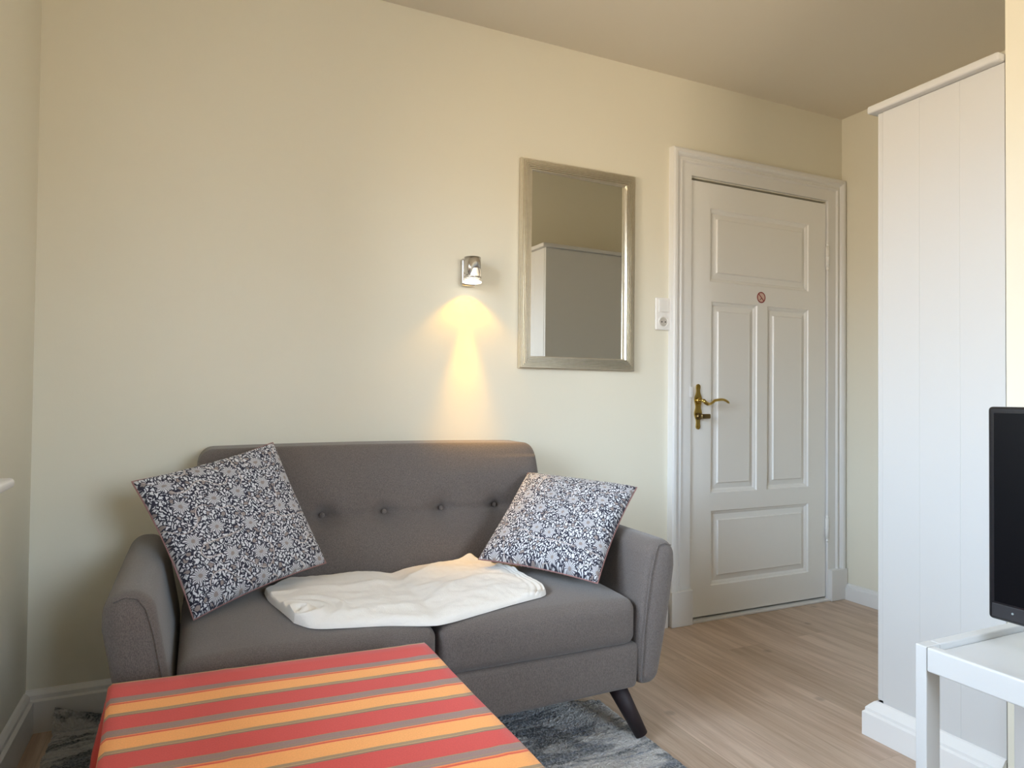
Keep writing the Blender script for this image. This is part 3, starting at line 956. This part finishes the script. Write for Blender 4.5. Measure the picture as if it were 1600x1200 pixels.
# ------------------------------------------------------------------ folded fleece blanket on the seat
def blanket():
    def catmull(pts, t):
        n = len(pts)-1; f = min(t*n, n-1e-9); i = int(f); u = f-i
        p = [Vector(pts[max(0, min(n, i+k))]) for k in (-1, 0, 1, 2)]
        return .5*((2*p[1])+(-p[0]+p[2])*u+(2*p[0]-5*p[1]+4*p[2]-p[3])*u*u+(-p[0]+3*p[1]-3*p[2]+p[3])*u**3)
    front = [(.222, 1.752), (.262, 1.708), (.340, 1.690), (.440, 1.676), (.566, 1.655), (.690, 1.672), (.800, 1.696), (.895, 1.716)]
    rear = [(.174, 2.020), (.250, 2.105), (.349, 2.120), (.500, 2.125), (.640, 2.130), (.750, 2.138), (.835, 2.130), (.905, 1.960)]
    left = [(.222, 1.752), (.203, 1.835), (.180, 1.940), (.174, 2.020)]
    right = [(.895, 1.716), (.922, 1.742), (.926, 1.840), (.905, 1.960)]
    NU, NV = 220, 130
    def xy(u, v):
        c0, c1 = catmull(front, u), catmull(rear, u); d0, d1 = catmull(left, v), catmull(right, v)
        P00, P10, P01, P11 = map(Vector, (front[0], front[-1], rear[0], rear[-1]))
        return (1-v)*c0+v*c1+(1-u)*d0+u*d1-((1-u)*(1-v)*P00+u*(1-v)*P10+(1-u)*v*P01+u*v*P11)
    def seat_z(x, y):
        cxs, hw = (.263, .299) if x < .566 else (.872, .302)
        u = (x-cxs)/hw; v = (y-SY0)/(2.18-SY0)
        u = max(-1, min(1, u)); v = max(0, min(1, v))
        z = .418+.022*(1-u**4)*(1-(2*v-1)**4)+.010*v
        return z
    bm = bmesh.new(); tops = []
    for i in range(NU+1):
        row = []
        u = .5-.5*cos(pi*i/NU)*.6-.5*(1-2*i/NU)*.4
        for j in range(NV+1):
            v = .5-.5*cos(pi*j/NV)*.6-.5*(1-2*j/NV)*.4
            p = xy(u, v)
            ef = min(1, v*.45/.040); er = min(1, (1-v)*.45/.014); el = min(1, u*.72/.015); ee = min(1, (1-u)*.72/.012)
            prof = 1
            for e_ in (ef, er, el, ee): prof *= sqrt(max(0, 1-(1-e_)**2))
            th = .0175
            # soft ridges running along the folded layers
            q = v+.18*sin(u*5.0+.5)+.08*nz(p.x, p.y, 8, 5)
            w1 = .0080*exp(-((q-.34)/.05)**2)*sin(pi*u)+.0070*exp(-((q-.78)/.05)**2)-.0045*exp(-((q-.58)/.05)**2)*sin(pi*min(1, u*1.3))
            w1 += .0045*exp(-((p.x-.56-.25*(p.y-1.85))/.035)**2)*sin(pi*v)-.004*exp(-((p.x-.50-.25*(p.y-1.85))/.025)**2)*sin(pi*v)
            w2 = .009*nz(p.x, p.y, 2, 7)+.0045*nz(p.x*1.0, p.y*1.8, 5, 17)+.0010*nz(p.x, p.y, 6, 60)
            # gathered pleats at the front left corner
            gx, gy = p.x-.245, p.y-1.782; rr = sqrt(gx*gx+gy*gy); an = math.atan2(gy, gx)
            env = exp(-(rr/.080)**2)
            w3 = env*(.009 + .0080*sin(rr*135-an*1.0) - .010*exp(-(rr/.010)**2))
            w3 += .006*exp(-((rr-.105)/.014)**2)*max(0, cos(an-.5))
            # layered hem at the right end
            du = (1-u)*.72
            w4 = -.0075*exp(-((du-.016)/.0035)**2)-.0060*exp(-((du-.034)/.004)**2)-.003*exp(-((du-.052)/.005)**2)
            # raised tip by the right cushion
            tip = .020*exp(-(((p.x-.838)/.022)**2+((p.y-2.130)/.028)**2))
            z = seat_z(p.x, p.y)+.001+prof*(th+w1+w2+w3+w4)+tip*prof
            if j == 0 or i == 0 or j == NV or i == NU: z = seat_z(p.x, p.y)+.002
            row.append(bm.verts.new((p.x, p.y, z)))
        tops.append(row)
    for i in range(NU):
        for j in range(NV):
            bm.faces.new((tops[i][j], tops[i+1][j], tops[i+1][j+1], tops[i][j+1]))
    o = link_mesh('blanket', bm, m_blanket, recalc=False)
    tag(o, 'folded white fleece blanket lying across the sofa seat', 'blanket')
blanket()

# ------------------------------------------------------------------ wardrobe by the corridor
wd = empty('wardrobe', (2.20, 1.21, 0), 'tall white panelled wardrobe standing between the room and the corridor', 'wardrobe')
WX1 = 2.63
bm = bmesh.new()
yb0, yb1 = PY+.002, 1.370
box(bm, PX+.004, WX1, yb0, yb1, .095, 1.884)
link_mesh('carcass', bm, m_ward, wd, smooth=False)
# side made of three upright boards with fine joints
w3_ = (yb1-yb0)/3
for k in range(3):
    box_obj('side_board', (PX, PX+.004, yb0+w3_*k, yb0+w3_*(k+1), .095, 1.884), m_ward, wd, .0007, 1)
for k in range(1):
    xa = PX+.001
    dd = box_obj('door', (xa, WX1-.001, yb1+.0003, yb1+.018, .11, 1.884), m_ward, wd, .002)
    bm = bmesh.new(); tube(bm, [(xa+.70, yb1+.018, 1.05), (xa+.70, yb1+.038, 1.05)], [.008, .014], 14)
    link_mesh('knob', bm, m_chrome, dd)
bm = bmesh.new()
box(bm, PX-.026, WX1+.022, yb0, yb1+.036, 1.885, 1.908, .006, 3)
link_mesh('cornice', bm, m_ward, wd, smooth=False)
bm = bmesh.new()
prof = [(0, 0), (.030, 0), (.030, .068), (.024, .074), (.024, .082), (.016, .092), (.006, .103), (0, .105)]
rings = []
for (x, y, ox, oy) in ((PX, yb0, -1, 0), (PX, yb1+.018, -1, 1), (WX1, yb1+.018, 1, 1), (WX1, yb0, 1, 0)):
    rings.append([bm.verts.new((x+ox*d, y+oy*d, z)) for d, z in prof])
for a, b in zip(rings, rings[1:]):
    for i in range(len(prof)-1): bm.faces.new((a[i], b[i], b[i+1], a[i+1]))
bm.faces.new(rings[0]); bm.faces.new(rings[-1][::-1])
link_mesh('plinth', bm, m_trim, wd, smooth=False)

# ------------------------------------------------------------------ TV stand
SX0, SX1, SYa, SYb, SZ = 1.420, 1.825, .055, .966, .483
st = empty('tv_stand', (1.62, .51, 0), 'low white lacquered stand with square legs carrying the television', 'tv stand')
box_obj('tabletop', (SX0+.024, SX1-.024, SYa+.026, SYb-.026, .442, .4685), m_white, st, .001)
box_obj('front_rail', (SX0-.001, SX0+.022, SYa+.0255, SYb-.0255, .431, SZ), m_white, st, .004, 3)
box_obj('rear_rail', (SX1-.023, SX1, SYa+.0255, SYb-.0255, .431, SZ), m_white, st, .003)
for y0 in (SYb-.0245, SYa):
    box_obj('end_rail', (SX0+.0465, SX1-.0465, y0, y0+.0245, .431, SZ), m_white, st, .003)
for x0 in (SX0, SX1-.046):
    for y0 in (SYb-.0245, SYa):
        box_obj('leg', (x0, x0+.046, y0, y0+.0245, 0, SZ), m_white, st, .002)

# ------------------------------------------------------------------ television
tv = empty('television', (1.62, .55, .4685), 'flat black television standing on the white stand', 'television')
TVX, ty1, ty0, tz0, tz1 = 1.600, .921, .186, .529, .998
bm = bmesh.new()
box(bm, TVX, TVX+.030, ty0, ty1, tz0, tz1, .008, 4); box(bm, TVX+.0295, TVX+.060, ty0+.12, ty1-.12, tz0+.06, tz1-.10, .01, 3)
link_mesh('housing', bm, m_bezel, tv, smooth=False)
box_obj('screen', (TVX-.0008, TVX+.002, ty0+.014, ty1-.014, tz0+.040, tz1-.014), m_black, tv, .0005)
box_obj('lower_bezel', (TVX-.0025, TVX+.002, ty0+.010, ty1-.010, tz0+.008, tz0+.036), mat('grey_black_bezel', (.035, .035, .038, 1), .3), tv, .001)
bm = bmesh.new(); tube(bm, [(TVX-.0025, ty1-.052, tz0+.023), (TVX-.0035, ty1-.052, tz0+.023)], .0022, 12)
tag(link_mesh('indicator', bm, m_green, tv, smooth=False), 'tiny pale indicator dot')
box_obj('trim_line', (TVX-.0032, TVX-.002, ty0+.22, ty1-.075, tz0+.0165, tz0+.0180), m_chrome, tv)
bm = bmesh.new()
box(bm, 1.53, 1.71, .42, .68, .4690, .480, .004, 2); box(bm, 1.612, 1.642, .50, .60, .479, .60, .004, 2)
link_mesh('stand', bm, m_bezel, tv, smooth=False)
